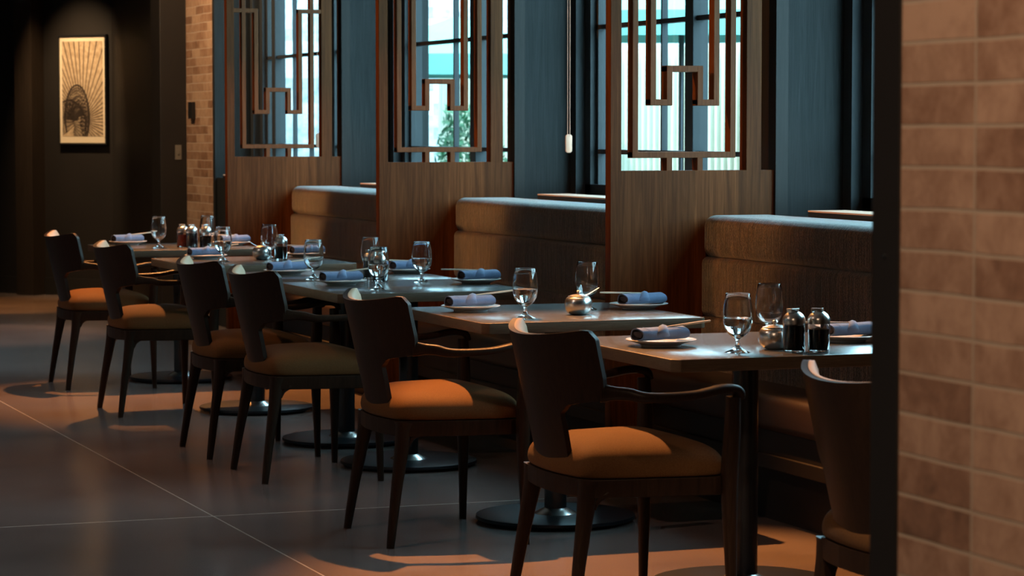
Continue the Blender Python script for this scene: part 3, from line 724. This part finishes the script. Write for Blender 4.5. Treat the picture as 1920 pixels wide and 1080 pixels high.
# ---------------------------------------------------------------- wall things
def on_line(k, off, z): x, y = wpt(k, off); return Vector((x, y, z))
def picture():
    # spans the image columns 112..198 of the angled wall
    def kx(px):   # distance along wall for an image column
        lo, hi = -3.0, 3.0
        for _ in range(50):
            mid = (lo + hi) / 2; q = on_line(mid, .03, 1.4) - Vector((0, 0, 1.4)); xx = 960 + FPX * q.dot(rt) / q.dot(fw)
            if xx < px: lo = mid
            else: hi = mid
        return lo
    k0, k1 = kx(110), kx(200); w = k1 - k0
    c = on_line((k0 + k1) / 2, 0, 0); Zd = (c.x * fw.x + c.y * fw.y) / math.cos(pitch)
    z1 = 1.4 + (244 - 66) * Zd / FPX; z0 = 1.4 - (271 - 244) * Zd / FPX; h = z1 - z0
    r = thing('framed_picture', 'framed brown and cream print of radiating lines on the dark end wall', 'picture', (c.x, c.y, z0))
    r.rotation_euler = (0, 0, math.atan2(D.y, D.x))   # local x along wall, local -y towards the room
    b = .014
    bm = bmesh.new()
    for lo, hi in (((-w / 2, -.035, 0), (w / 2, 0, b)), ((-w / 2, -.035, h - b), (w / 2, 0, h)), ((-w / 2, -.035, b), (-w / 2 + b, 0, h - b)), ((w / 2 - b, -.035, b), (w / 2, 0, h - b))): box(bm, lo, hi)
    obj('frame', bm, M['black'], r, smooth=False)
    obj('mount', B((-w / 2 + b, -.024, b), (w / 2 - b, -.004, h - b)), M['paper'], r, smooth=False)
    mx, mz = w * .085, h * .06
    X0, X1, Z0, Z1 = -w / 2 + b + mx * .6, w / 2 - b - mx * .6, b + mz, h - b - mz * .75
    obj('print', B((X0, -.0255, Z0), (X1, -.0235, Z1)), M['print'], r, smooth=False)
    pw, ph = X1 - X0, Z1 - Z0; cx, cz = X0 + .48 * pw, Z0 + .16 * ph
    bm = bmesh.new(); yy = -.0262
    def poly(pts):
        # clip to print
        P = pts
        for ax, lim, sg in ((0, X0, 1), (0, X1, -1), (1, Z0, 1), (1, Z1, -1)):
            Q = []
            for i in range(len(P)):
                a, bq = P[i], P[(i + 1) % len(P)]; ia, ib = (a[ax] - lim) * sg >= 0, (bq[ax] - lim) * sg >= 0
                if ia: Q.append(a)
                if ia != ib:
                    t = (lim - a[ax]) / (bq[ax] - a[ax]); Q.append((a[0] + (bq[0] - a[0]) * t, a[1] + (bq[1] - a[1]) * t))
            P = Q
            if len(P) < 3: return
        bm.faces.new([bm.verts.new((x, yy, z)) for x, z in P])
    def line(a, b2, w0, w1):
        d = Vector((b2[0] - a[0], b2[1] - a[1])); nn = Vector((-d.y, d.x)).normalized()
        poly([(a[0] + nn.x * w0, a[1] + nn.y * w0), (b2[0] + nn.x * w1, b2[1] + nn.y * w1), (b2[0] - nn.x * w1, b2[1] - nn.y * w1), (a[0] - nn.x * w0, a[1] - nn.y * w0)])
    a = -50
    while a < 175:
        t = math.radians(a); step = interp([(-50, 8), (60, 7), (95, 4.6), (175, 3.6)], a)
        line((cx + .1 * pw * math.cos(t), cz + .1 * pw * math.sin(t)), (cx + 2 * ph * math.cos(t), cz + 2 * ph * math.sin(t)), .003, .0075 if a > 40 else .012); a += step
    for e, (ox, oz, ra, rb_) in enumerate(((.36, .20, .30, .34), (.16, .10, .42, .28))):     # woven dome shapes
        px_, pz_ = X0 + ox * pw, Z0 + oz * ph
        for q in range(9):
            f = 1 - q * .085
            pts = [(px_ + ra * pw * f * math.cos(u), pz_ + rb_ * ph * f * math.sin(u)) for u in [lerp(-.9, PI + .5, i / 26) for i in range(27)]]
            for A_, B_ in zip(pts, pts[1:]): line(A_, B_, .003 if q else .008, .003 if q else .008)
        for q in range(26):
            u = lerp(-.9, PI + .5, q / 25); v = u + .35
            line((px_ + ra * pw * math.cos(u), pz_ + rb_ * ph * math.sin(u)), (px_ + .3 * ra * pw * math.cos(v), pz_ + .3 * rb_ * ph * math.sin(v)), .0035, .0035)
    o = obj('print_lines', bm, M['ink'], r, smooth=False)
    return c, z1
pc, pz1 = picture()
light('picture_spot', 'SPOT', (pc.x + N.x * 1.0, pc.y + N.y * 1.0, 3.3), 360, (1.0, .66, .36), (-N.x * .95, -N.y * .95, -1.75), spot_size=math.radians(48), spot_blend=1.0, shadow_soft_size=.03)
o = tag(obj('thermostat', B((-.030, -.055, -.062), (0, .055, .062), .002), M['black'], smooth=False), 'black thermostat box on the far brick wall', 'thermostat'); o.location = (4.80, 19.28, 1.545)
r = thing('light_switch', 'pale light switch plate on the dark pier beside the far brick wall', 'switch', (4.735, 19.5, 1.235))
obj('plate', B((-.024, -.006, -.055), (.024, 0, .055), .001), M['switch'], r, smooth=False); obj('toggle', B((-.007, -.012, -.016), (.007, -.005, .016), .001), M['switch'], r, smooth=False)
def blind_cord(x, y, l):
    r = thing('blind_cord', l, 'cord', (x, y, 0), 0, 'looped blind cords hanging at the windows')
    for s in (-1, 1):
        bm = bmesh.new(); sweep(bm, [(.0045 * s, -.004 * s, 2.96), (.0045 * s, -.004 * s, 1.37)], [(.0015, .0015)] * 2, 8); obj('cord', bm, M['cord'], r)
    t = bmesh.new(); pts = [(.017 * math.cos(q), .037 * math.sin(q) ** 3 + .033 * math.copysign(1, math.sin(q)) if False else (.033 if math.sin(q) >= 0 else -.033) + .0125 * math.sin(q)) for q in [2 * PI * i / 24 for i in range(24)]]
    prism(t, pts, -.004, .004, .0015); bmesh.ops.transform(t, matrix=Matrix.Translation((0, 0, 1.335)) @ Matrix.Rotation(PI / 2, 4, 'X'), verts=t.verts[:])
    h = obj('handle', t, M['cord'], r, angle=40)
blind_cord(4.87, 12.06, 'looped blind cord with salmon handle hanging between the two nearer screens')
blind_cord(4.85, 16.24, 'pale blind cord handle seen through the farthest wooden screen')
